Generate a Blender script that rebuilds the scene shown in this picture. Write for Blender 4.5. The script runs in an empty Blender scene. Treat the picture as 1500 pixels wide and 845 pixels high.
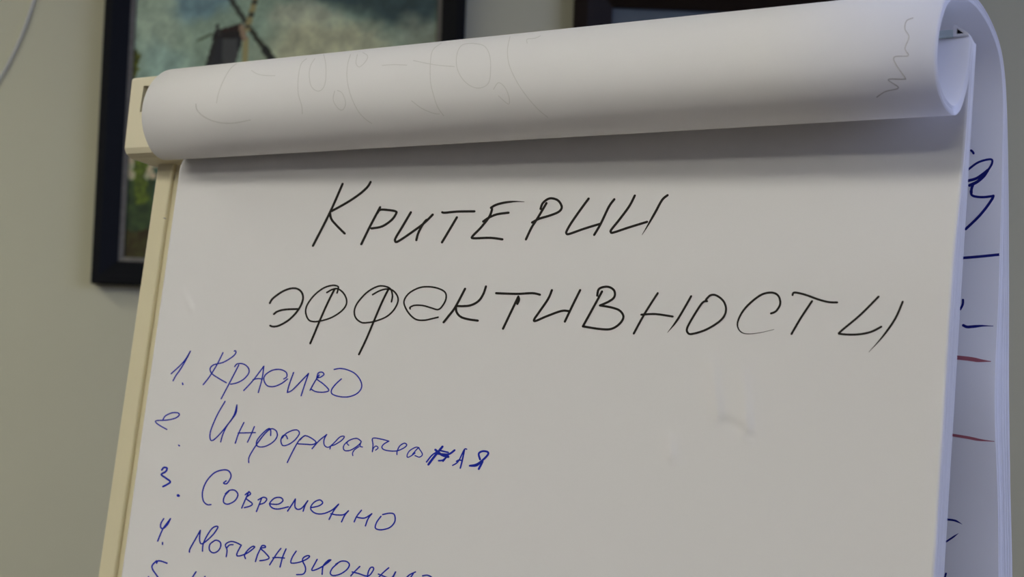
import bpy, bmesh, math, random
from mathutils import Vector, Matrix
from mathutils.bvhtree import BVHTree

random.seed(7)
S = bpy.context.scene
COL = S.collection

# ------------------------------------------------------------------ camera
CAM = Vector((0, 0, 1.50))
F = 2100.0                       # focal length in pixels of the 1500 x 845 frame
PITCH, ROLL = 0.0412526, math.radians(2.2)
fwd = Vector((0, math.cos(PITCH), math.sin(PITCH)))
r0 = Vector((1, 0, 0)); u0 = r0.cross(fwd)
rt = math.cos(ROLL) * r0 + math.sin(ROLL) * u0
up = -math.sin(ROLL) * r0 + math.cos(ROLL) * u0
cd = bpy.data.cameras.new('camera')
cd.sensor_width = 36; cd.lens = F / 1500 * 36; cd.clip_start = 0.05
cd.dof.use_dof = True; cd.dof.focus_distance = 0.99; cd.dof.aperture_fstop = cd.lens / 1000 / 0.0050
cam = bpy.data.objects.new('camera', cd); COL.objects.link(cam)
cam.matrix_world = Matrix(((rt.x, up.x, -fwd.x, CAM.x), (rt.y, up.y, -fwd.y, CAM.y),
                           (rt.z, up.z, -fwd.z, CAM.z), (0, 0, 0, 1)))
S.camera = cam

# ------------------------------------------------------------------ sky, daylight, exposure
w = bpy.data.worlds.new('sky'); S.world = w; w.use_nodes = True
bgn = w.node_tree.nodes['Background']
bgn.inputs['Color'].default_value = (0.53, 0.61, 1.0, 1); bgn.inputs['Strength'].default_value = 6.6
S.view_settings.view_transform = 'Standard'; S.view_settings.look = 'None'
S.view_settings.gamma = 1; S.view_settings.use_curve_mapping = False
S.view_settings.exposure = 0.30
LAMP_STRENGTH = 13.0
LAMP_COLOUR = (1.0, 0.965, 0.86, 1)

# room extents (metres)
RX0, RX1, RY0, RY1, RZ = -2.8, 2.8, -4.2, 2.8, 2.85
WIN_Y0, WIN_Y1, WIN_Z0, WIN_Z1 = -2.1, 1.1, 1.75, 2.70
pl = bpy.data.lights.new('window_portal', 'AREA'); pl.shape = 'RECTANGLE'
pl.size = WIN_Z1 - WIN_Z0; pl.size_y = WIN_Y1 - WIN_Y0
pl.cycles.is_portal = True
po = bpy.data.objects.new('window_portal', pl); COL.objects.link(po)
po.location = (RX1 + 0.1, (WIN_Y0 + WIN_Y1) / 2, (WIN_Z0 + WIN_Z1) / 2); po.rotation_euler = (0, math.radians(90), 0)

# ------------------------------------------------------------------ helpers
def ray(px, py):
    return (fwd + (px - 750) / F * rt - (py - 422.5) / F * up).normalized()

def wallpt(px, py, y):
    d = ray(px, py); return CAM + d * ((y - CAM.y) / d.y)

YAW, TILT = 0.56978468, 0.12495652
BO = CAM + Vector((-0.27122048, 1.21911259, 0.1406142))
bd = Vector((math.cos(YAW), -math.sin(YAW), 0))
n0 = Vector((-math.sin(YAW), -math.cos(YAW), 0))
bn = math.cos(TILT) * n0 + math.sin(TILT) * Vector((0, 0, 1))
bu = math.cos(TILT) * Vector((0, 0, 1)) - math.sin(TILT) * n0

def B(x, y, z):
    """board frame in centimetres: x along the board, y out of it, z up it"""
    return BO + bd * (x / 100) + bn * (y / 100) + bu * (z / 100)

def mat(name, col, rough=0.6, spec=0.3, noise=None, bump=None, metal=0.0):
    m = bpy.data.materials.new(name); m.use_nodes = True
    nt = m.node_tree; p = nt.nodes['Principled BSDF']
    p.inputs['Base Color'].default_value = (*col, 1); p.inputs['Roughness'].default_value = rough
    p.inputs['Specular IOR Level'].default_value = spec; p.inputs['Metallic'].default_value = metal
    tc = nt.nodes.new('ShaderNodeTexCoord')
    if noise:
        sc, amt = noise
        n = nt.nodes.new('ShaderNodeTexNoise'); n.inputs['Scale'].default_value = sc; n.inputs['Detail'].default_value = 5
        nt.links.new(tc.outputs['Object'], n.inputs['Vector'])
        r = nt.nodes.new('ShaderNodeMapRange'); r.inputs['To Min'].default_value = 1 - amt; r.inputs['To Max'].default_value = 1 + amt
        nt.links.new(n.outputs['Fac'], r.inputs['Value'])
        mx = nt.nodes.new('ShaderNodeVectorMath'); mx.operation = 'SCALE'; mx.inputs[0].default_value = col
        nt.links.new(r.outputs['Result'], mx.inputs['Scale']); nt.links.new(mx.outputs['Vector'], p.inputs['Base Color'])
    if bump:
        sc, st = bump
        n = nt.nodes.new('ShaderNodeTexNoise'); n.inputs['Scale'].default_value = sc; n.inputs['Detail'].default_value = 4
        nt.links.new(tc.outputs['Object'], n.inputs['Vector'])
        b = nt.nodes.new('ShaderNodeBump'); b.inputs['Strength'].default_value = st; b.inputs['Distance'].default_value = 0.002
        nt.links.new(n.outputs['Fac'], b.inputs['Height']); nt.links.new(b.outputs['Normal'], p.inputs['Normal'])
    return m

def emit(name, col, s):
    m = bpy.data.materials.new(name); m.use_nodes = True; nt = m.node_tree
    nt.nodes.remove(nt.nodes['Principled BSDF'])
    e = nt.nodes.new('ShaderNodeEmission'); e.inputs['Color'].default_value = col; e.inputs['Strength'].default_value = s
    nt.links.new(e.outputs[0], nt.nodes['Material Output'].inputs[0]); return m

def mk(name, verts, faces, m, parent=None, smooth=False):
    vs = [Vector(v) for v in verts]
    c = sum(vs, Vector()) / len(vs)
    me = bpy.data.meshes.new(name); me.from_pydata([v - c for v in vs], [], faces); me.update()
    if m: me.materials.append(m)
    if smooth:
        for p in me.polygons: p.use_smooth = True
    o = bpy.data.objects.new(name, me); COL.objects.link(o)
    put(o, c, parent); return o

def world_loc(o):
    l = Vector(o.location)
    while o.parent: o = o.parent; l += Vector(o.location)
    return l

def put(o, c, parent):
    if parent: o.parent = parent; o.location = c - world_loc(parent)
    else: o.location = c

def empty(name, loc):
    o = bpy.data.objects.new(name, None); COL.objects.link(o); o.location = loc; o.empty_display_size = 0.1; return o

def tag(o, label, cat, group=None):
    o['label'] = label; o['category'] = cat
    if group: o['group'] = group
    return o

def struct(o): o['kind'] = 'structure'; return o

BOXF = [(0, 1, 3, 2), (4, 6, 7, 5), (0, 4, 5, 1), (2, 3, 7, 6), (0, 2, 6, 4), (1, 5, 7, 3)]
def box(name, x0, x1, y0, y1, z0, z1, m, parent=None, fr=None, bev=0.0):
    fr = fr or (lambda x, y, z: Vector((x, y, z)))
    vs = [fr(x, y, z) for x in (x0, x1) for y in (y0, y1) for z in (z0, z1)]
    o = mk(name, vs, BOXF, m, parent); fixn(o)
    if bev: bevel(o, bev)
    return o

def fixn(o):
    bm = bmesh.new(); bm.from_mesh(o.data); bmesh.ops.recalc_face_normals(bm, faces=bm.faces); bm.to_mesh(o.data); bm.free()

def bevel(o, wd, seg=3):
    bm = bmesh.new(); bm.from_mesh(o.data)
    es = [e for e in bm.edges if len(e.link_faces) == 2 and e.calc_face_angle(0) > 0.3]
    bmesh.ops.bevel(bm, geom=es, offset=wd, segments=seg, profile=0.5, affect='EDGES', clamp_overlap=True)
    for f in bm.faces: f.smooth = False
    bm.to_mesh(o.data); bm.free()

def tube(name, pts, r, m, parent=None, seg=12):
    pts = [Vector(p) for p in pts]; vs = []; fs = []
    for i, p in enumerate(pts):
        t = (pts[min(i + 1, len(pts) - 1)] - pts[max(i - 1, 0)]).normalized()
        a = t.cross(Vector((0.31, 0.2, 0.93))).normalized(); b = t.cross(a)
        for k in range(seg):
            q = 2 * math.pi * k / seg; vs.append(p + r * (math.cos(q) * a + math.sin(q) * b))
    for i in range(len(pts) - 1):
        for k in range(seg):
            fs.append((i * seg + k, i * seg + (k + 1) % seg, (i + 1) * seg + (k + 1) % seg, (i + 1) * seg + k))
    fs.append(tuple(range(seg))[::-1]); fs.append(tuple((len(pts) - 1) * seg + k for k in range(seg)))
    o = mk(name, vs, fs, m, parent, True); fixn(o); return o

def catmull(P, n):
    out = []
    for i in range(len(P) - 1):
        p0, p1, p2, p3 = P[max(i - 1, 0)], P[i], P[i + 1], P[min(i + 2, len(P) - 1)]
        for k in range(n):
            t = k / n
            out.append(tuple(0.5 * (2 * b + (c - a) * t + (2 * a - 5 * b + 4 * c - d) * t * t + (3 * b - a - 3 * c + d) * t ** 3)
                             for a, b, c, d in zip(p0, p1, p2, p3)))
    out.append(tuple(P[-1])); return out

# ------------------------------------------------------------------ materials
M_wall = mat('wall_paint', (0.60, 0.585, 0.42), 0.8, 0.2, (3.0, 0.02), (180, 0.08))
M_side = mat('grey_wall_paint', (0.22, 0.225, 0.24), 0.8, 0.2, (3.0, 0.02), (180, 0.08))
M_ceil = mat('ceiling_paint', (0.48, 0.48, 0.48), 0.9, 0.1, (4, 0.02))
M_floor = mat('floor_laminate', (0.13, 0.10, 0.075), 0.5, 0.4, (6, 0.2))
M_trim = mat('white_trim', (0.7, 0.69, 0.66), 0.5, 0.4, (8, 0.02))
M_paper = mat('pad_paper', (0.795, 0.785, 0.775), 0.75, 0.15, (9, 0.008), (120, 0.02))
M_cream = mat('cream_plastic', (0.76, 0.70, 0.50), 0.42, 0.35, (12, 0.012))
M_board = mat('cream_board', (0.74, 0.675, 0.46), 0.32, 0.4, (10, 0.015))
M_bar = mat('pale_green_plastic', (0.55, 0.64, 0.60), 0.35, 0.5, (60, 0.03))
M_grey = mat('grey_metal', (0.16, 0.165, 0.165), 0.4, 0.5, (30, 0.05))
M_dark = mat('hollow_shade', (0.03, 0.03, 0.03), 0.8, 0.1, (30, 0.05))
M_clip = mat('white_clip', (0.80, 0.80, 0.78), 0.4, 0.4, (30, 0.02))
M_black = mat('black_ink', (0.012, 0.009, 0.006), 0.6, 0.2, (300, 0.2))
M_blue = mat('blue_ink', (0.010, 0.026, 0.42), 0.6, 0.2, (300, 0.2))
M_navy = mat('thick_blue_ink', (0.006, 0.012, 0.24), 0.6, 0.2, (300, 0.2))
M_red = mat('faint_red_ink', (0.50, 0.16, 0.22), 0.7, 0.2, (200, 0.15))
M_pencil = mat('bleed_through_grey', (0.68, 0.67, 0.65), 0.8, 0.1, (200, 0.05))
M_pencil2 = mat('pencil_grey', (0.46, 0.44, 0.42), 0.8, 0.1, (200, 0.2))
M_frame = mat('blue_black_wood', (0.006, 0.0068, 0.0085), 0.55, 0.12, (40, 0.2))
M_brown = mat('dark_brown_wood', (0.014, 0.008, 0.004), 0.5, 0.15, (30, 0.4))
M_silver = mat('silver_lip', (0.17, 0.16, 0.135), 0.55, 0.15, (90, 0.35))
M_print = mat('grey_blue_print', (0.13, 0.16, 0.18), 0.25, 0.5, (5, 0.3))
M_cable = mat('pale_cable', (0.66, 0.66, 0.58), 0.22, 0.6, (20, 0.02))

# ------------------------------------------------------------------ room
T = 0.12
struct(box('floor', RX0, RX1, RY0, RY1, -T, 0, M_floor))
struct(box('ceiling', RX0, RX1, RY0, RY1, RZ, RZ + T, M_ceil))
struct(box('wall_back', RX0 - T, RX1 + T, RY1, RY1 + T, 0, RZ, M_wall))
struct(box('wall_front', RX0 - T, RX1 + T, RY0 - T, RY0, 0, RZ, M_side))
struct(box('wall_left', RX0 - T, RX0, RY0, RY1, 0, RZ, M_side))
def wall_with_hole():
    vs, fs = [], []
    def add(y0, y1, z0, z1):
        b = len(vs)
        vs.extend([(x, y, z) for x in (RX1, RX1 + T) for y in (y0, y1) for z in (z0, z1)])
        fs.extend([tuple(b + i for i in f) for f in BOXF])
    add(RY0, WIN_Y0, 0, RZ); add(WIN_Y1, RY1, 0, RZ); add(WIN_Y0, WIN_Y1, 0, WIN_Z0); add(WIN_Y0, WIN_Y1, WIN_Z1, RZ)
    o = mk('wall_right', vs, fs, M_side); fixn(o); return struct(o)
wall_with_hole()
win = struct(empty('window_1', (RX1 + 0.06, (WIN_Y0 + WIN_Y1) / 2, WIN_Z0)))
for (a, b, c, d) in ((WIN_Y0, WIN_Y0 + .06, WIN_Z0, WIN_Z1), (WIN_Y1 - .06, WIN_Y1, WIN_Z0, WIN_Z1),
                     (WIN_Y0 + .06, WIN_Y1 - .06, WIN_Z0, WIN_Z0 + .06), (WIN_Y0 + .06, WIN_Y1 - .06, WIN_Z1 - .06, WIN_Z1),
                     ((WIN_Y0 + WIN_Y1) / 2 - .03, (WIN_Y0 + WIN_Y1) / 2 + .03, WIN_Z0 + .06, WIN_Z1 - .06)):
    box('window_frame', RX1 + .03, RX1 + .09, a, b, c, d, M_trim, win)
box('window_sill', RX1 - .10, RX1 + .03, WIN_Y0 - .04, WIN_Y1 + .04, WIN_Z0 - .03, WIN_Z0, M_trim, win)
struct(box('baseboard_back', RX0, RX1, RY1 - .015, RY1, 0, 0.08, M_trim))

# unseen ceiling lights; the corner panel is added to brighten the back wall
M_lamp = emit('lamp_diffuser', LAMP_COLOUR, LAMP_STRENGTH)
for (lx, ly, lab) in ((-2.1, 1.65, 'square white ceiling light panel added in the corner to brighten the windmill painting wall'),
                      (-2.1, 0.35, 'square white ceiling light panel by the left wall, next after the corner one'),
                      (-2.1, -0.95, 'square white ceiling light panel by the left wall, farthest from the paintings'),
                      (-0.6, -0.4, 'square white ceiling light panel above the space before the flipchart'),
                      (-0.6, -1.8, 'square white ceiling light panel in mid room, farther from the flipchart')):
    e = tag(empty('ceiling_light', (lx, ly, RZ)), lab, 'ceiling light', 'ceiling light panels')
    s = 0.3
    for (a, b, c, d) in ((-s, s, -s, -s + .02), (-s, s, s - .02, s), (-s, -s + .02, -s + .02, s - .02), (s - .02, s, -s + .02, s - .02)):
        box('frame', lx + a, lx + b, ly + c, ly + d, RZ - .03, RZ, M_trim, e)
    box('diffuser', lx - s + .02, lx + s - .02, ly - s + .02, ly + s - .02, RZ - .022, RZ - .004, M_lamp, e)

# ------------------------------------------------------------------ easel
easel = tag(empty('flipchart_easel', Vector((B(30, 0, 0).x, B(30, 0, 0).y, 0))),
            'cream flipchart easel board with top bracket, holding the paper pad', 'easel')
box('board', -3.3, 62.0, -1.6, -0.35, -96, 5.0, M_board, easel, B, 0.001)
box('board_rim', -5.1, -3.15, -1.6, 0, -96, 5.0, M_board, easel, B, 0.0018)

def bracket():
    prof = [(3.0, 7.8), (3.0, 1.45), (2.75, 1.0), (2.2, 0.72), (-1.6, 0.72), (-1.6, 7.8)]
    xl = lambda z: -6.30 - 0.055 * (z - 1.5)
    vs = [Vector((xl(z), y, z)) for y, z in prof] + [Vector((-0.6, y, z)) for y, z in prof]
    n = len(prof)
    fs = [tuple(range(n)), tuple(range(2 * n - 1, n - 1, -1))] + [(i, n + i, n + (i + 1) % n, (i + 1) % n) for i in range(n)]
    bm = bmesh.new(); bv = [bm.verts.new(v) for v in vs]
    for f in fs: bm.faces.new([bv[i] for i in f])
    bmesh.ops.recalc_face_normals(bm, faces=bm.faces)
    bmesh.ops.bevel(bm, geom=[e for e in bm.edges if e.calc_face_angle(0) > 0.6], offset=0.28, segments=4, profile=0.5, affect='EDGES')
    me = bpy.data.meshes.new('tmp'); bm.to_mesh(me); bm.free()
    o = bpy.data.objects.new('tmp', me); COL.objects.link(o)
    bm = bmesh.new()
    cv = [bm.verts.new((x, y, z)) for x in (-4.9, -1.6) for y in (1.4, 4.0) for z in (4.6, 6.9)]
    for f in BOXF: bm.faces.new([cv[i] for i in f])
    bmesh.ops.recalc_face_normals(bm, faces=bm.faces)
    cm = bpy.data.meshes.new('cut'); bm.to_mesh(cm); bm.free()
    co = bpy.data.objects.new('cut', cm); COL.objects.link(co)
    md = o.modifiers.new('b', 'BOOLEAN'); md.object = co; md.operation = 'DIFFERENCE'; md.solver = 'EXACT'
    dg = bpy.context.evaluated_depsgraph_get(); dg.update()
    res = bpy.data.meshes.new_from_object(o.evaluated_get(dg))
    V = [B(*v.co) for v in res.vertices]; Fc = [tuple(p.vertices) for p in res.polygons]
    for q in (o, co): bpy.data.objects.remove(q)
    b = mk('top_bracket', V, Fc, M_cream, easel)
    box('slot_plate', -4.85, -1.65, 1.42, 2.55, 4.65, 6.85, M_grey, b, B)
    return b
bracket()
box('top_rail', -0.6, 61.5, -3.4, -1.6, -2.0, 4.6, M_cream, easel, B, 0.003)
bar = box('clamp_bar', -0.4, 64.1, -0.2, 1.9, 5.66, 6.12, M_bar, easel, B, 0.0008)
# end clip of the clamp: triangular frame, dark plate painted as the shade in its hollow
def tri_clip():
    out = [(64.08, 6.34), (64.24, 6.36), (65.0, 5.76), (65.0, 5.66), (64.08, 5.66)]
    inn = [(64.28, 6.12), (64.29, 6.13), (64.74, 5.79), (64.74, 5.78), (64.28, 5.78)]
    n = 5; vs = []; fs = []
    for y in (1.2, 1.95):
        vs += [B(x, y, z) for x, z in out] + [B(x, y, z) for x, z in inn]
    for i in range(n):
        j = (i + 1) % n
        fs += [(2 * n + i, 2 * n + j, 3 * n + j, 3 * n + i), (i, n + i, n + j, j), (i, j, 2 * n + j, 2 * n + i), (n + i, 3 * n + i, 3 * n + j, n + j)]
    o = mk('end_clip', vs, fs, M_clip, bar); fixn(o)
    h = mk('clip_shade_plate', [B(x, y, z) for y in (1.55, 1.75) for x, z in [(64.2, 6.2), (64.85, 5.75), (64.2, 5.72)]],
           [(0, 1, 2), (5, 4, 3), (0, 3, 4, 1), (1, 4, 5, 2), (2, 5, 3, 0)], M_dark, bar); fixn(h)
tri_clip()
zf = lambda x, y: -(B(x, y, 0).z) / bu.z * 100          # board-frame z of the floor
for lx in (6, 52): tube('front_leg', [B(lx, -2.8, 0), B(lx, -2.8, zf(lx, -2.8))], 0.012, M_cream, easel)
p0, p1 = B(29, -4.6, 0), B(29, -4.6 - 0.225 * 100, -100)
tube('rear_leg', [p0, p0 + (p1 - p0) * (p0.z / (p0.z - p1.z))], 0.012, M_cream, easel)
box('pen_tray', -3, 60, 0, 6, -98, -96, M_cream, easel, B, 0.003)

# ------------------------------------------------------------------ paper pad
pad = tag(empty('flip_chart_pad', B(32.5, 0, -92.5)),
          'large white paper pad clamped to the easel, written pages flipped over its top', 'paper pad')

def sstep(a, b, x):
    t = min(1, max(0, (x - a) / (b - a))); return t * t * (3 - 2 * t)
def thick(z, u=1.0):
    right, left = sstep(0.5, -10.0, z), sstep(2.5, -0.5, z)
    return 1.05 + 1.05 * (left + (right - left) * sstep(0.0, 1.0, u))

def shell(name, fn, nu, nv, th, m, parent):
    tf = th if callable(th) else (lambda v: th)
    """sheet of paper: fn(u, v) -> board-frame point (cm); th thickness (cm) along fn normal"""
    P = [[Vector(fn(i / nu, j / nv)) for j in range(nv + 1)] for i in range(nu + 1)]
    N = []
    for i in range(nu + 1):
        row = []
        for j in range(nv + 1):
            a = P[min(i + 1, nu)][j] - P[max(i - 1, 0)][j]; b = P[i][min(j + 1, nv)] - P[i][max(j - 1, 0)]
            row.append(a.cross(b).normalized())
        N.append(row)
    W = nv + 1; K = (nu + 1) * W
    vs = [B(*P[i][j]) for i in range(nu + 1) for j in range(W)] + [B(*(P[i][j] - N[i][j] * tf(j / nv))) for i in range(nu + 1) for j in range(W)]
    fs = []
    for i in range(nu):
        for j in range(nv):
            a, b, c, d = i * W + j, (i + 1) * W + j, (i + 1) * W + j + 1, i * W + j + 1
            fs += [(a, b, c, d), (K + d, K + c, K + b, K + a)]
    ns = len(fs)
    for i in range(nu):
        for j in (0, nv):
            a, b = i * W + j, (i + 1) * W + j; fs.append((a, b, K + b, K + a))
    for j in range(nv):
        for i in (0, nu):
            a, b = i * W + j, i * W + j + 1; fs.append((a, b, K + b, K + a))
    o = mk(name, vs, fs, m, parent); fixn(o)
    for k, p in enumerate(o.data.polygons): p.use_smooth = k < ns
    return o

# pixel position of the small creases in the top page -> board frame
def bpt(px, py, y=2.1):
    d = ray(px, py); o = CAM - BO
    t = (y / 100 - o.dot(bn)) / d.dot(bn); q = o + d * t
    return q.dot(bd) * 100, q.dot(bu) * 100
CREASE = []
for a, b, amp, wd in (((1046, 528), (1056, 610), 0.17, 0.45), ((1092, 548), (1098, 630), 0.21, 0.55), ((1056, 610), (1095, 630), -0.10, 0.45),
                      ((983, 640), (987, 668), 0.16, 0.35), ((270, 425), (283, 452), 0.10, 0.3)):
    CREASE.append((bpt(*a), bpt(*b), amp, wd))
def crease(x, z):
    h = 0
    for (ax, az), (bx, bz), amp, wd in CREASE:
        dx, dz = bx - ax, bz - az; L2 = dx * dx + dz * dz
        t = ((x - ax) * dx + (z - az) * dz) / L2; tc = min(1, max(0, t))
        px, pz = ax + dx * tc, az + dz * tc
        side = ((x - px) * dz - (z - pz) * dx) / math.sqrt(L2)
        r = math.hypot(x - px, z - pz)
        if r < wd * 4: h += amp * math.exp(-(r / wd) ** 2) * (1 if side > 0 else math.exp(-(r / wd) ** 2 * 6)) * (0.4 + 0.6 * tc)
    return h

sx, sz = bpt(241, 320, 0.02)
tube('scuff_mark', [B(sx - .12, 0.01, sz + .04), B(sx + .05, 0.01, sz + .02), B(sx + .16, 0.01, sz - .04)], 0.00035, M_grey, easel, 6)
NP = 18
PTOP, PBOT = 5.66, -92.5
for k in range(NP):
    fr = (k + 1) / NP; last = k == NP - 1
    jx = 0 if last else random.uniform(-0.05, 0.05); x0 = 0.0 if last else 0.12
    def fn(u, v, fr=fr, jx=jx, x0=x0, last=last):
        x = x0 + (65.0 + jx - x0) * u
        z = PBOT + (PTOP - PBOT) * (v ** 0.62 if False else v)
        y = thick(z, u) * fr
        if last: y += crease(x, z)
        return (x, y, z)
    if last: page = shell('page', fn, 300, 420, 0.05, M_paper, pad)
    else: shell('page', fn, 8, 90, thick(0) / NP * 0.96, M_paper, pad)
page['label'] = 'top page with handwritten heading and list'

# flipped pages: profile (y, z) of the outermost sheet, right and left end
BACK = [(0.4, 8.45), (-2.3, 8.3), (-4.9, 7.6), (-6.6, 6.3), (-7.9, 3.9), (-9.6, -1.2), (-11.2, -7.4), (-12.7, -14.1),
        (-14.6, -20.8), (-16.4, -26.4), (-18.6, -36), (-20.2, -48), (-21.0, -60)]
PR = [(1.12, 5.66), (1.25, 4.0), (1.5, 2.9), (2.05, 1.7), (2.95, 0.55), (4.2, 0.0), (6.0, 0.02), (7.5, 0.65), (8.4, 1.95), (8.35, 3.9),
      (7.4, 5.8), (6.2, 6.9), (4.7, 7.6), (2.8, 8.15)] + BACK
PL = [(1.12, 5.66), (1.25, 4.0), (1.45, 2.9), (1.9, 1.6), (2.7, 0.5), (3.7, -0.05), (4.8, -0.05), (5.9, 0.6), (6.85, 2.0), (7.15, 3.7),
      (6.75, 5.4), (5.8, 6.75), (4.6, 7.55), (2.8, 8.1)] + BACK
#           thickness of the bundle at each control point
TH = [0.55] * 17 + [0.6, 0.8, 1.75, 2.6, 3.6, 3.2, 3.5, 3.1, 2.7, 2.1]
SUB = 5
CR, CL, CT = catmull(PR, SUB), catmull(PL, SUB), [t[0] for t in catmull([(t,) for t in TH], SUB)]
NF = 30
def flipped(k):
    fr = k / (NF - 1)                       # 0 outermost, 1 innermost
    paths = []
    for C in (CL, CR):
        row = []
        for i, (y, z) in enumerate(C):
            a, b = C[max(i - 1, 0)], C[min(i + 1, len(C) - 1)]
            ty, tz = b[0] - a[0], b[1] - a[1]; L = math.hypot(ty, tz)
            ny, nz = -tz / L, ty / L        # inward
            row.append((y + ny * CT[i] * fr, z + nz * CT[i] * fr))
        paths.append(row)
    n = len(CR) - 1
    jx = random.uniform(-0.06, 0.06)
    if k in (0, NF - 1): jx = 0
    def fn(u, v):
        i = int(round(v * n)); (yl, zl), (yr, zr) = paths[0][i], paths[1][i]
        return (65.0 * u + jx, yl + (yr - yl) * u, zl + (zr - zl) * u)
    return shell('flipped_page', fn, 6, n, lambda v: (-1) * 0.9 * CT[int(round(v * n))] / (NF - 1), M_paper, pad)
flip = [flipped(k) for k in range(NF)]
flip[0]['label'] = 'outermost flipped page rolled over the top, faint marks showing through'
flip[-1]['label'] = 'innermost flipped page hanging behind, blue and red marker strokes'

# ------------------------------------------------------------------ handwriting
def bvh(o):
    l = world_loc(o); me = o.data
    return BVHTree.FromPolygons([v.co + l for v in me.vertices], [tuple(p.vertices) for p in me.polygons])

def ink(name, strokes, region, width, m, parent, tree, label, gap=24, lift=0.00015, sub=5):
    """strokes: point lists in a zoomed crop (x0, y0, scale); each becomes a marker ribbon lying on the paper.
    Strokes closer than gap pixels form one word, mark or number, which is one part"""
    S_ = []
    for st in strokes:
        wd, rg, tap = width, region, False
        if isinstance(st, dict): wd = st.get('w', width); tap = st.get('t', False); rg = st.get('r', region); st = st['p']
        x0, y0, sc = rg
        P = [(x0 + a / sc, y0 + b / sc) for a, b in st]
        Q = catmull(P, sub) if len(P) > 2 else [tuple(P[0][i] + (P[1][i] - P[0][i]) * t / 6 for i in (0, 1)) for t in range(7)]
        S_.append((Q, wd, tap))
    grp = list(range(len(S_)))
    for i in range(len(S_)):
        for j in range(i):
            if grp[i] != grp[j] and min(math.hypot(p[0] - q[0], p[1] - q[1]) for p in S_[i][0] for q in S_[j][0]) < gap:
                old = grp[i]; grp = [grp[j] if g == old else g for g in grp]
    for g in sorted(set(grp)):
        vs, fs = [], []
        for (Q, st_w, taper), gg in zip(S_, grp):
            if gg != g: continue
            n = len(Q)
            def dirn(i):
                a, b = Q[max(i - 1, 0)], Q[min(i + 1, n - 1)]; dx, dy = b[0] - a[0], b[1] - a[1]; L = math.hypot(dx, dy) or 1
                return dx / L, dy / L
            rows = []
            for i in range(n):
                dx, dy = dirn(i); hw = st_w / 2
                if taper: hw *= 1 - 0.8 * sstep(0.5, 1.0, i / (n - 1))
                if i == 0:
                    rows += [(Q[0][0] - dx * hw, Q[0][1] - dy * hw, dx, dy, hw * .25), (Q[0][0] - dx * hw * .6, Q[0][1] - dy * hw * .6, dx, dy, hw * .8)]
                rows.append((Q[i][0], Q[i][1], dx, dy, hw))
                if i == n - 1:
                    rows += [(Q[i][0] + dx * hw * .6, Q[i][1] + dy * hw * .6, dx, dy, hw * .8), (Q[i][0] + dx * hw, Q[i][1] + dy * hw, dx, dy, hw * .25)]
            prev = None
            for (x, y, dx, dy, hw) in rows:
                ok = []
                for sg in (-1, 1):
                    d = ray(x - sg * dy * hw, y + sg * dx * hw)
                    loc, nor, idx, dist = tree.ray_cast(CAM, d)
                    if loc is None: ok = None; break
                    if nor.dot(d) > 0: nor = -nor
                    ok.append(loc + nor * lift)
                if not ok: prev = None; continue
                b = len(vs); vs.extend(ok)
                if prev is not None: fs.append((prev, prev + 1, b + 1, b))
                prev = b
        if fs:
            o = mk(name, vs, fs, m, parent); o['label'] = label

def shift(st, dx, dy): return [(a + dx, b + dy) for a, b in st]
tp = bvh(page)
A = (440, 250, 5); b13 = 1300
H1 = [[(310, 97), (218, 305), (93, 550)], [(515, 83), (490, 122), (430, 175), (340, 235), (228, 297)], [(218, 305), (228, 355), (270, 405), (325, 460)],
      [(585, 268), (515, 400), (447, 538)], [(565, 310), (585, 287), (640, 288), (695, 297), (703, 312), (670, 360), (600, 408), (522, 423)],
      [(810, 305), (745, 415), (700, 490), (695, 515), (712, 520), (790, 470), (900, 390), (970, 322)], [(925, 360), (900, 390), (865, 455), (850, 508)],
      [(1040, 305), (1060, 308), (1150, 300), (1275, 298)], [(1147, 342), (1095, 430), (1038, 525)],
      {'p': [(1397, 272), (1430, 252), (1490, 235), (1570, 226), (1640, 228)], 't': 1},
      [(1400, 272), (1403, 290), (1380, 345), (1320, 420), (1262, 480), (1270, 495), (1390, 492), (1480, 503)],
      [(1340, 372), (1380, 345), (1440, 320), (1525, 308)]]
H1 += [shift(s, b13, 0) for s in (
      [(503, 238), (440, 345), (395, 415), (353, 503)], [(460, 280), (475, 240), (510, 210), (545, 203), (590, 220), (615, 265), (595, 300), (530, 328), (450, 352), (398, 380)],
      [(812, 205), (760, 275), (690, 375), (652, 440), (650, 460), (672, 463), (780, 425), (895, 390)], [(1000, 210), (960, 265), (900, 390), (853, 470)],
      [(1150, 183), (1110, 260), (1040, 355), (980, 430), (975, 450), (995, 453), (1100, 418), (1240, 375)])]
H1.append({'p': shift([(1390, 180), (1350, 215), (1300, 305), (1240, 410), (1203, 470)], b13, 0), 't': 1})
ink('handwriting', H1, A, 3.5, M_black, page, tp, 'first heading word in black marker', 34)

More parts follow.
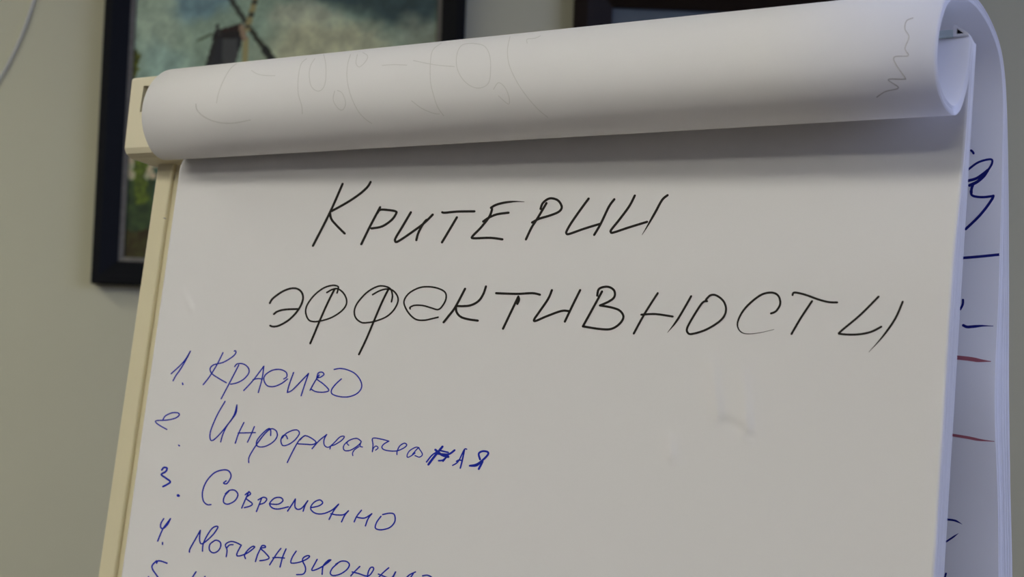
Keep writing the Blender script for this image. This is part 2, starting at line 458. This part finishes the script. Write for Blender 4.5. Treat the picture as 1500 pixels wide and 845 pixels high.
C_ = (380, 400, 5); D_ = (640, 400, 5); E_ = (900, 400, 3.333)
H2 = [[(77, 220), (100, 185), (170, 135), (235, 112), (285, 118), (315, 150), (318, 200), (285, 270), (220, 340), (150, 382), (105, 392), (80, 385)],
      [(107, 300), (135, 280), (190, 267), (280, 263)],
      [(550, 120), (500, 220), (440, 355), (405, 440), (373, 515)],
      {'p': [(570, 145), (578, 115), (575, 97), (535, 90), (470, 110), (400, 165), (350, 235), (340, 290), (360, 340), (395, 355), (450, 350), (530, 325), (600, 280), (635, 235), (638, 190), (615, 145), (575, 115), (535, 120), (495, 142)], 't': 0, 'w': 2.5},
      [(950, 110), (900, 210), (840, 350), (785, 480), (730, 595)],
      {'p': [(968, 210), (975, 165), (960, 115), (910, 95), (860, 100), (790, 140), (725, 210), (697, 270), (705, 325), (745, 360), (790, 363), (850, 352), (930, 320), (985, 270), (1015, 210), (1010, 165), (975, 125), (930, 117), (880, 130), (830, 158)], 'w': 2.5},
      {'p': [(1105, 262), (1105, 250), (1140, 236), (1200, 238), (1260, 255), (1310, 267), (1345, 235), (1368, 185), (1360, 140), (1310, 112), (1240, 100), (1170, 108), (1100, 145), (1063, 195), (1065, 240), (1100, 300), (1150, 340), (1210, 345), (1260, 335), (1310, 323)], 'w': 2.5}]
for st in ([(207, 115), (135, 250), (90, 310), (50, 360)], [(360, 98), (340, 155), (305, 205), (250, 235), (190, 242), (140, 240)],
           [(140, 245), (145, 285), (175, 320), (230, 338), (300, 348)], [(435, 147), (500, 150), (600, 152), (700, 147), (755, 158)],
           [(597, 172), (560, 250), (485, 407)], [(597, 172), (602, 195), (590, 225)],
           [(843, 125), (815, 190), (750, 285), (713, 340), (725, 350), (800, 318), (910, 278), (965, 278)], [(1050, 125), (1000, 225), (938, 355)],
           [(1210, 135), (1150, 245), (1070, 390)],
           [(1070, 390), (1200, 410), (1280, 408), (1340, 370), (1367, 320), (1340, 275), (1280, 252), (1195, 237)],
           [(1195, 237), (1260, 208), (1300, 175), (1300, 130), (1265, 103), (1220, 102), (1185, 120), (1175, 165)]):
    H2.append({'p': st, 'r': D_, 'w': 3.4})
for st, tpz in (([(212, 98), (150, 195), (95, 295)], 0), ([(132, 203), (200, 200), (285, 212)], 0), ([(375, 113), (310, 225), (260, 290)], 1),
           ([(453, 137), (430, 145), (390, 205), (357, 265), (358, 290), (380, 297), (450, 275), (520, 230), (545, 185), (535, 140), (500, 110), (470, 108), (447, 130)], 0),
           ([(765, 197), (790, 185), (810, 150), (800, 110), (765, 95), (710, 110), (640, 170), (605, 230), (605, 270), (635, 295), (700, 293), (780, 275)], 1),
           ([(870, 107), (880, 95), (930, 105), (1000, 130), (1050, 142), (1088, 143)], 0), ([(965, 137), (910, 220), (865, 297)], 0),
           ([(1290, 115), (1200, 205), (1105, 285), (1105, 297), (1180, 300), (1250, 288), (1303, 262)], 0), ([(1408, 140), (1370, 225), (1310, 310), (1243, 385)], 1)):
    H2.append({'p': st, 'r': E_, 'w': 3.2, 't': tpz})
ink('handwriting', H2, C_, 3.0, M_black, page, tp, 'second heading word in black marker', 34)

L1 = [[(95, 215), (150, 165), (190, 120), (223, 65)], [(223, 65), (195, 120), (160, 180), (125, 230), (108, 262)], {'p': [(171, 278), (173, 287)], 'w': 2.2},
      [(440, 75), (400, 155), (350, 235), (308, 288)], [(515, 65), (523, 62), (525, 78), (500, 105), (440, 140), (380, 155), (355, 180), (365, 213), (410, 245), (462, 275)],
      [(545, 158), (500, 245), (428, 382)], [(518, 168), (535, 150), (575, 150), (608, 175), (612, 210), (580, 250), (535, 275), (490, 285)],
      [(578, 327), (640, 260), (712, 165)], [(712, 165), (700, 250), (675, 340)], [(640, 255), (670, 248), (703, 250)],
      [(845, 250), (865, 235), (860, 205), (820, 187), (770, 192), (725, 220), (712, 255), (735, 295), (780, 300), (830, 280), (870, 250)],
      [(910, 207), (880, 290), (868, 340)], [(868, 340), (900, 325), (960, 265), (1010, 213)], [(1010, 213), (985, 285), (960, 362)],
      [(1020, 325), (1050, 270), (1080, 225)], [(1065, 240), (1075, 210), (1100, 205), (1112, 220), (1090, 238), (1062, 248), (1110, 285), (1145, 325), (1110, 338), (1060, 335), (1030, 320)],
      [(1228, 250), (1190, 285), (1162, 325), (1170, 352), (1220, 368), (1280, 368), (1335, 345), (1363, 305), (1355, 260), (1320, 215), (1270, 190), (1220, 180), (1180, 187)]]
ink('handwriting', L1, (230, 500, 4.545), 1.9, M_blue, page, tp, 'first list line in blue pen')

G_ = (210, 580, 5.357); H_ = (470, 600, 5.357)
L2 = [[(155, 185), (175, 155), (225, 132), (270, 132), (283, 148), (255, 172), (190, 188), (110, 192), (97, 203), (120, 225), (185, 262)], {'p': [(278, 385), (284, 391)], 'w': 2},
      [(642, 42), (580, 150), (530, 270), (525, 335), (545, 348), (590, 310), (650, 240), (710, 155), (735, 70)], [(735, 70), (725, 140), (660, 230), (625, 300), (608, 360)],
      [(790, 208), (750, 290), (722, 370)], [(745, 290), (880, 287)], [(872, 240), (845, 305), (818, 362)],
      [(1000, 310), (1000, 270), (985, 255), (940, 290), (895, 345), (890, 385), (920, 400), (970, 390), (1025, 355), (1052, 310), (1040, 270), (1000, 258), (950, 300), (890, 380), (845, 450), (828, 490), (828, 522)],
      [(1132, 335), (1120, 310), (1095, 312), (1080, 350), (1095, 388), (1140, 380), (1190, 345), (1225, 295), (1210, 268), (1170, 270), (1120, 295), (1090, 330)],
      [(1270, 310), (1225, 345), (1175, 430), (1130, 522)], [(1230, 345), (1265, 312), (1310, 325), (1355, 360), (1330, 380), (1270, 378), (1215, 375)],
      [(1325, 413), (1380, 350), (1440, 303)]]
for st, wd in (([(45, 195), (25, 240), (30, 280), (60, 295), (100, 265), (150, 215), (185, 210), (165, 240), (110, 275), (80, 285), (72, 308)], 1.8),
           ([(220, 280), (205, 262), (215, 248)], 1.6), ([(315, 245), (280, 225), (225, 240), (185, 275), (178, 305), (195, 322), (240, 315), (300, 275), (318, 250)], 1.8),
           ([(318, 250), (308, 285), (328, 293)], 1.6), ([(300, 290), (265, 315), (250, 340), (252, 360)], 1.6),
           ([(405, 330), (410, 275), (408, 225), (470, 230), (535, 247)], 1.8), ([(405, 330), (415, 300), (435, 285), (450, 300), (430, 318)], 1.6),
           ([(535, 247), (495, 270), (480, 295), (500, 315), (560, 325), (610, 320), (660, 295), (675, 275), (655, 263), (620, 285), (600, 325), (598, 352)], 1.8),
           ([(720, 350), (765, 300), (775, 310), (798, 350), (775, 372), (740, 360)], 1.7), ([(740, 340), (705, 365), (680, 373), (680, 350), (700, 320), (745, 295), (770, 298)], 1.7),
           ([(830, 410), (870, 360), (905, 335)], 2.2), ([(845, 430), (890, 370), (955, 290)], 3.4), ([(900, 315), (950, 355), (1000, 370)], 3.6),
           ([(920, 345), (1000, 350), (1050, 318)], 3.0), ([(925, 400), (960, 395), (990, 365)], 2.4), ([(960, 405), (980, 380), (1000, 360)], 2.2), ([(935, 320), (1000, 335)], 2.4),
           ([(1035, 437), (1080, 405), (1125, 315), (1145, 310)], 2.0), ([(1128, 312), (1110, 400), (1095, 458)], 2.4), ([(1065, 405), (1085, 395), (1110, 400)], 2.2),
           ([(1170, 440), (1220, 430), (1265, 400), (1310, 355), (1310, 332), (1270, 326), (1240, 345), (1250, 390)], 3.0), ([(1180, 440), (1225, 436), (1270, 402), (1240, 465)], 3.2)):
    L2.append({'p': st, 'r': H_, 'w': wd})
ink('handwriting', L2, G_, 1.9, M_blue, page, tp, 'second list line in blue pen, end letters thickened')

L3 = [{'p': [(68, 72), (80, 58), (98, 62), (90, 82), (65, 98), (90, 118), (117, 140), (100, 155), (75, 168)], 'w': 2.8}, {'p': [(161, 219), (165, 221)], 'w': 4},
      [(440, 135), (425, 148), (445, 150), (468, 110), (455, 78), (420, 72), (370, 90), (325, 140), (303, 200), (308, 250), (330, 272), (352, 272)],
      [(455, 195), (430, 225), (425, 258), (450, 270), (490, 250), (508, 215), (490, 190), (460, 190), (435, 210)],
      [(572, 197), (550, 245), (530, 292)], [(550, 215), (572, 200), (580, 212), (555, 235), (590, 265), (580, 280), (545, 290)],
      [(645, 235), (632, 270), (615, 312)], [(625, 245), (655, 230), (675, 240), (660, 262), (630, 272)],
      [(690, 268), (740, 270), (768, 250), (755, 232), (720, 235), (692, 265), (705, 290), (740, 298), (800, 285)],
      [(795, 310), (825, 265), (840, 240)], [(840, 240), (838, 285), (855, 300), (880, 290), (912, 250)], [(912, 250), (897, 275), (885, 310)],
      [(930, 290), (975, 280), (998, 262), (980, 245), (945, 262), (928, 295), (955, 322), (1000, 325), (1050, 305), (1090, 270)],
      [(1090, 270), (1060, 310), (1035, 358)], [(1045, 325), (1080, 332), (1120, 330), (1147, 308)], [(1147, 308), (1125, 335), (1107, 372)],
      [(1222, 305), (1195, 340), (1180, 372)], [(1195, 345), (1240, 350), (1282, 325)], [(1282, 325), (1260, 355), (1245, 395)],
      [(1335, 340), (1310, 375), (1303, 408), (1335, 418), (1385, 405), (1415, 370), (1412, 330), (1385, 322), (1345, 330)]]
ink('handwriting', L3, (220, 670, 3.947), 2.1, M_blue, page, tp, 'third list line in blue pen')

J_ = (200, 740, 6.25); K_ = (420, 740, 6.25)
L4 = [[(250, 122), (225, 165), (222, 200), (245, 213), (285, 175), (312, 122)], [(312, 122), (290, 150), (240, 220), (195, 327)], [(239, 340), (239, 357)],
      [(485, 428), (490, 400), (540, 310), (585, 230)], [(585, 230), (578, 310), (592, 352), (630, 335), (700, 270), (745, 205), (730, 192), (690, 215), (640, 290), (610, 360), (605, 420)],
      [(720, 320), (675, 355), (668, 405), (700, 435), (745, 420), (772, 375), (765, 335), (725, 320), (685, 345)],
      [(822, 470), (830, 410), (815, 360), (860, 332), (910, 340), (960, 365)], [(825, 395), (850, 365), (885, 360)],
      [(960, 365), (925, 430), (920, 460), (950, 462), (1010, 440), (1060, 405), (1083, 380), (1060, 378), (1020, 410), (990, 455), (998, 487)],
      [(1140, 390), (1110, 450), (1090, 515)], [(1135, 395), (1150, 370), (1175, 370), (1180, 385), (1140, 395), (1175, 430), (1215, 480), (1180, 500), (1130, 507)],
      [(1322, 395), (1280, 450), (1220, 545)], [(1250, 480), (1300, 478), (1355, 483)], [(1370, 400), (1340, 470), (1315, 565)]]
L4 += [{'p': st, 'r': K_} for st in (
      [(88, 420), (55, 470), (38, 520), (60, 530), (120, 520), (180, 495), (210, 470), (195, 460), (160, 475), (145, 505), (170, 560), (172, 600), (150, 630), (92, 635)],
      [(280, 495), (250, 550), (230, 590), (250, 595), (310, 570), (370, 530), (405, 500)], [(405, 500), (380, 505), (335, 555), (325, 632)],
      [(470, 530), (420, 575), (400, 620), (425, 643), (490, 630), (550, 590), (575, 545), (550, 515), (500, 512), (450, 540)],
      [(670, 560), (620, 610), (588, 645)], [(600, 610), (660, 625), (720, 645), (760, 640), (795, 590), (790, 567), (765, 575), (745, 620), (740, 670)],
      [(935, 572), (880, 620), (835, 670)], [(840, 630), (880, 645), (940, 668), (970, 655), (1000, 605), (965, 680)],
      [(1180, 610), (1120, 640), (1075, 690)], [(1160, 625), (1130, 670), (1120, 700)], [(1245, 645), (1290, 640), (1330, 660), (1340, 690)])]
ink('handwriting', L4, J_, 2.1, M_blue, page, tp, 'fourth list line in blue pen')
L5 = [[(185, 530), (195, 510), (230, 512), (280, 530)], [(185, 508), (145, 550), (150, 590), (195, 656), (205, 700), (160, 740)], [(545, 610), (515, 656), (480, 720)], [(628, 652), (610, 700)], [(112, 654), (106, 664)]]
ink('handwriting', L5, J_, 2.3, M_blue, page, tp, 'fifth list line in blue pen')

# marker strokes on the innermost hanging page
tb = bvh(flip[-1])
Z1, Z2, Z3, Z4, Z5 = (1380, 160, 7.04), (1360, 280, 6.036), (1350, 420, 5.633), (1350, 570, 5.633), (1350, 715, 6.5)
BS = [{'p': [(300, 425), (315, 438), (325, 455)], 'w': 3.4}, {'p': [(270, 622), (360, 555), (440, 525), (510, 518), (515, 560), (480, 620), (440, 670)], 'w': 3.2},
      {'p': [(470, 630), (430, 690), (360, 750), (285, 785)], 'w': 4.6}, {'p': [(270, 737), (350, 715), (420, 670), (470, 630)], 'w': 4.2},
      {'p': [(325, 765), (305, 820), (303, 862)], 'w': 4.0},
      {'p': [(375, 0), (385, 35), (430, 50), (500, 52), (575, 42)], 'r': Z2, 'w': 3.6}, {'p': [(575, 42), (560, 75), (500, 160), (430, 240), (330, 335)], 'r': Z2, 'w': 4.0},
      {'p': [(305, 590), (450, 578), (627, 560)], 'r': Z2, 'w': 4.0}, {'p': [(342, 108), (340, 145), (320, 185)], 'r': Z3, 'w': 3.4},
      {'p': [(345, 318), (375, 331), (430, 328), (500, 322), (590, 324)], 'r': Z3, 'w': 4.2, 't': 1},
      {'p': [(245, 297), (320, 308), (385, 342)], 'r': Z5, 'w': 3.0, 't': 1}, {'p': [(235, 508), (300, 465), (350, 430)], 'r': Z5, 'w': 2.6, 't': 1},
      {'p': [(232, 812), (222, 850), (220, 880)], 'r': Z5, 'w': 3}]
ink('marker_strokes', BS, Z1, 3.6, M_navy, flip[-1], tb, 'blue marker strokes', 8)
ink('marker_lines', [{'p': [(280, 582), (400, 595), (480, 608), (570, 616)], 'r': Z3, 'w': 6.0, 't': 1}, {'p': [(245, 376), (380, 398), (480, 418), (600, 430)], 'r': Z4, 'w': 4.0, 't': 1}],
    Z3, 4, M_red, flip[-1], tb, 'faint red marker lines', 8)

# marks showing through on the outside of the roll
tr = bvh(flip[0]); R1, R2, R3 = (260, 50, 4.97), (500, 30, 4.167), (1250, 0, 4.224)
FS = [[(430, 215), (380, 260), (330, 350), (300, 430), (285, 500)], {'p': [(135, 510), (145, 555), (200, 605), (290, 640), (400, 648), (530, 625)], 'w': 1.8},
      [(540, 265), (580, 290), (640, 302), (710, 303)], [(940, 180), (900, 220), (880, 320), (880, 430), (905, 520), (910, 580)],
      [(1065, 150), (1080, 220), (1080, 330), (1060, 395), (1020, 415), (975, 380), (960, 300), (970, 230), (1000, 180)],
      [(1145, 415), (1135, 480), (1170, 540), (1205, 550), (1225, 500), (1200, 430), (1165, 410)],
      [(1260, 150), (1240, 220), (1235, 320), (1260, 440), (1310, 550), (1360, 610), (1415, 650)], [(1310, 150), (1300, 210), (1325, 240), (1370, 200), (1385, 160), (1350, 135)]]
FS += [{'p': st, 'r': R2} for st in (
      [(610, 140), (560, 180), (545, 250), (545, 370), (565, 460), (590, 530), (625, 580)], [(430, 490), (490, 535), (560, 565), (600, 570)],
      [(440, 245), (520, 262), (600, 275), (690, 282)], [(250, 275), (320, 270), (400, 273)],
      [(800, 140), (740, 150), (708, 200), (705, 280), (735, 350), (790, 400), (850, 412), (900, 380), (912, 300), (905, 210), (870, 155), (800, 140)],
      [(930, 420), (960, 380), (1000, 410), (1025, 470), (1020, 510), (960, 460)], [(1030, 100), (1015, 180), (1025, 270), (1070, 370), (1130, 460), (1200, 540), (1260, 590)],
      [(1135, 140), (1135, 115), (1180, 110), (1215, 95)])]
ink('show_through_marks', FS, R1, 1.3, M_pencil, flip[0], tr, 'faint grey writing showing through', 8)
ink('pencil_scribble', [[(370, 112), (330, 130), (320, 180), (345, 230), (320, 300), (340, 345), (255, 352), (265, 400), (320, 480), (310, 490), (215, 492), (280, 542), (200, 565), (145, 600)]],
    R3, 1.3, M_pencil2, flip[0], tr, 'small grey zigzag scribble')

# ------------------------------------------------------------------ pictures on the back wall
def paintcol(px, py, rnd):
    """colours of the painted landscape (sRGB 0-255) at a frame pixel"""
    from mathutils import noise as nz
    def nn(s, o=0): return nz.fractal(Vector((px / s, py / s, o)), 1.0, 2.0, 4)
    def mix(a, b, t): t = min(1, max(0, t)); return tuple(p + (q - p) * t for p, q in zip(a, b))
    wx, wy = px + 22 * nn(60, 5), py + 18 * nn(60, 9)
    c = (104, 122, 110)
    def blob(c, col, cx, cy, rx, ry, s=1.0):
        d = math.hypot((wx - cx) / rx, (wy - cy) / ry); return mix(c, col, s * (1 - sstep(0.35, 1.0, d)))
    c = blob(c, (84, 108, 116), 292, 0, 60, 40); c = blob(c, (122, 138, 126), 225, 30, 60, 90, .7)
    c = blob(c, (112, 138, 136), 240, 100, 70, 50, .6)
    c = blob(c, (140, 142, 120), 480, 70, 130, 60, .9); c = blob(c, (140, 144, 128), 445, 22, 60, 30, .7)
    c = blob(c, (32, 46, 52), 490, -35, 130, 58); c = blob(c, (40, 54, 56), 590, 5, 100, 60, .95)
    c = blob(c, (112, 118, 104), 625, 55, 60, 40, .7); c = blob(c, (60, 78, 84), 400, -110, 240, 90, .9); c = blob(c, (120, 130, 120), 250, -140, 80, 50, .7)
    k = 1 + 0.16 * nn(22, 2) + 0.07 * nn(6, 3); c = tuple(v * k for v in c)
    # ground
    if py > 205 + 6 * nn(30, 4): c = mix((150, 134, 116), (104, 116, 96), 0.5 + nn(20, 1)) 
    if py > 265 + 8 * nn(25, 4): c = mix((42, 58, 32), (28, 40, 24), 0.5 + nn(12, 8))
    if py > 335 + 8 * nn(25, 6): c = mix((44, 44, 18), (34, 28, 10), 0.5 + nn(14, 8))
    if abs(px - 206 - 4 * nn(14, 1)) < 9 + 4 * nn(7, 3) and 225 < py < 300: c = mix((70, 86, 22), (42, 54, 18), .5 + nn(8, 6))
    if px - 226 > 6 * nn(9, 3) and 245 < py < 300: c = (38, 62, 54)
    if px < 203 + 7 * nn(9, 2) and 72 < py < 225: c = mix((70, 76, 18), (42, 48, 14), .5 + nn(7, 6))
    def inpoly(P):
        r = False
        for i in range(len(P)):
            (x1, y1), (x2, y2) = P[i - 1], P[i]
            if (y1 > py) != (y2 > py) and px < (x2 - x1) * (py - y1) / (y2 - y1) + x1: r = not r
        return r
    def seg(x1, y1, x2, y2, wd):
        dx, dy = x2 - x1, y2 - y1; t = min(1, max(0, ((px - x1) * dx + (py - y1) * dy) / (dx * dx + dy * dy)))
        return math.hypot(px - x1 - dx * t, py - y1 - dy * t) < wd
    if inpoly([(314, 50), (358, 50), (344, 95), (336, 230), (296, 230), (302, 93)]):
        c = (48, 50, 52) if 326 < px < 348 and py > 57 else (27, 29, 33)
        if seg(318, 52, 302, 95, 4) or seg(355, 52, 350, 92, 3.5): c = (26, 27, 27)
    if inpoly([(310, 57), (315, 44), (340, 38), (352, 33), (359, 40), (357, 55)]): c = (32, 21, 18) if py < 46 else (19, 17, 17)
    if seg(318, 38, 321, 50, 3): c = (34, 34, 34)
    if seg(290, 59, 310, 50, 2): c = (60, 70, 56)
    if seg(361, 58, 358, 110, 4.5): c = (116, 110, 78)
    if seg(354, 40, 358, 55, 4): c = (112, 96, 80)
    if seg(330, -14, 366, 42, 4): c = (40, 44, 39)
    if seg(366, 42, 402, 92, 4): c = (34, 36, 28)
    if seg(388, 72, 404, 96, 6): c = (26, 28, 26)
    if seg(382, -30, 362, 42, 4.5): c = (110, 104, 74) if (py // 6) % 3 else (44, 44, 36)
    return c

def lin(v): v = max(0, v) / 255; return v / 12.92 if v < 0.04045 else ((v + 0.055) / 1.055) ** 2.4

def picture(name, label, cat, L, R_, Tp, Bt, fw, lip, mfr, canvas_fn):
    """L, R_, Tp, Bt: outer edges (x0, x1, z1, z0) on the wall; fw frame width, lip inner lip width"""
    y1 = RY1; dp = 0.035
    e = tag(empty(name, ((L + R_) / 2, y1, Bt)), label, cat, 'framed pictures on the back wall')
    prof = [(0, 0), (0, dp), (0.004, dp + .004), (fw * .35, dp + .004), (fw, dp * .55), (fw, 0)]
    def corner(k, a, b):
        x = (L + a, R_ - a, R_ - a, L + a)[k]; z = (Bt + a, Bt + a, Tp - a, Tp - a)[k]; return Vector((x, y1 - b, z))
    for k in range(4):
        j = (k + 1) % 4; n = len(prof)
        vs = [corner(k, a, b) for a, b in prof] + [corner(j, a, b) for a, b in prof]
        fs = [tuple(range(n)), tuple(range(2 * n - 1, n - 1, -1))] + [(i, (i + 1) % n, n + (i + 1) % n, n + i) for i in range(n)]
        o = mk('frame_side', vs, fs, mfr, e); fixn(o)
    if lip:
        for k in range(4):
            j = (k + 1) % 4; pr = [(fw, 0.004), (fw, dp * .5), (fw + lip, dp * .4), (fw + lip, 0.004)]; n = 4
            vs = [corner(k, a, b) for a, b in pr] + [corner(j, a, b) for a, b in pr]
            fs = [tuple(range(n)), tuple(range(2 * n - 1, n - 1, -1))] + [(i, (i + 1) % n, n + (i + 1) % n, n + i) for i in range(n)]
            o = mk('inner_lip', vs, fs, M_silver, e); fixn(o)
    a = fw + lip - 0.002
    canvas_fn(e, L + a, R_ - a, Bt + a, Tp - a, y1 - dp * .28)
    return e

def canvas_mill(e, x0, x1, z0, z1, y):
    nx, nz_ = 210, 260; vs, fs, cols = [], [], []
    for j in range(nz_ + 1):
        for i in range(nx + 1):
            p = Vector((x0 + (x1 - x0) * i / nx, y, z0 + (z1 - z0) * j / nz_)); vs.append(p)
            d = p - CAM; zz = d.dot(fwd)
            cols.append(paintcol(750 + F * d.dot(rt) / zz, 422.5 - F * d.dot(up) / zz, 0))
    W = nx + 1
    for j in range(nz_):
        for i in range(nx): fs.append((j * W + i, j * W + i + 1, (j + 1) * W + i + 1, (j + 1) * W + i))
    m = mat('oil_landscape', (0.2, 0.2, 0.2), 0.5, 0.3, None, (220, 0.15))
    at = m.node_tree.nodes.new('ShaderNodeVertexColor'); at.layer_name = 'paint'
    sc = m.node_tree.nodes.new('ShaderNodeVectorMath'); sc.operation = 'SCALE'; sc.inputs['Scale'].default_value = PAINT_GAIN
    m.node_tree.links.new(at.outputs['Color'], sc.inputs[0])
    m.node_tree.links.new(sc.outputs['Vector'], m.node_tree.nodes['Principled BSDF'].inputs['Base Color'])
    o = mk('canvas', vs, fs, m, e)
    ca = o.data.color_attributes.new('paint', 'FLOAT_COLOR', 'POINT')
    for k, c in enumerate(cols): ca.data[k].color = (lin(c[0]) * 1.08, lin(c[1]) * 1.03, lin(c[2]) * 0.86, 1)
    o['label'] = 'painted dark windmill under a cloudy grey green sky'

PAINT_GAIN = 2.25
def rect(l, r, t, b, ym):
    return wallpt(l, ym, RY1).x, wallpt(r, ym, RY1).x, wallpt((l + r) / 2, t, RY1).z, wallpt((l + r) / 2, b, RY1).z
pL = (wallpt(159, 0, RY1).x + wallpt(145.6, 360, RY1).x) / 2
pR = wallpt(682, 30, RY1).x
pB = wallpt(170, 417.5, RY1).z; pT = wallpt(420, -260, RY1).z
picture('framed_painting', 'windmill landscape painting in a blue-black frame with silver lip on the wall', 'painting', pL, pR, pT, pB, 0.046, 0.009, M_frame, canvas_mill)
def canvas_plain(e, x0, x1, z0, z1, y):
    o = box('print', x0, x1, y, y + .006, z0, z1, M_print, e); o['label'] = 'grey blue picture behind the flipchart'
qL = wallpt(840, 10, RY1).x; qR = wallpt(1385, 10, RY1).x; qT = wallpt(900, -42, RY1).z; qB = wallpt(1100, 330, RY1).z
picture('framed_picture', 'dark brown framed picture mostly hidden behind the rolled flipchart pages', 'picture', qL, qR, qT, qB, 0.076, 0.0, M_brown, canvas_plain)

# thin pale cable drooping across the wall
cp = [(66, -90), (58, -30), (46, 14), (28, 62), (2, 112), (-40, 170), (-110, 240)]
cb = tube('wall_cable', [wallpt(x, y, RY1) + Vector((0, -0.004, 0)) for x, y in catmull(cp, 6)], 0.0028, M_cable, None, 10)
tag(cb, 'thin pale cable curving across the plain wall beside the windmill painting', 'cable')
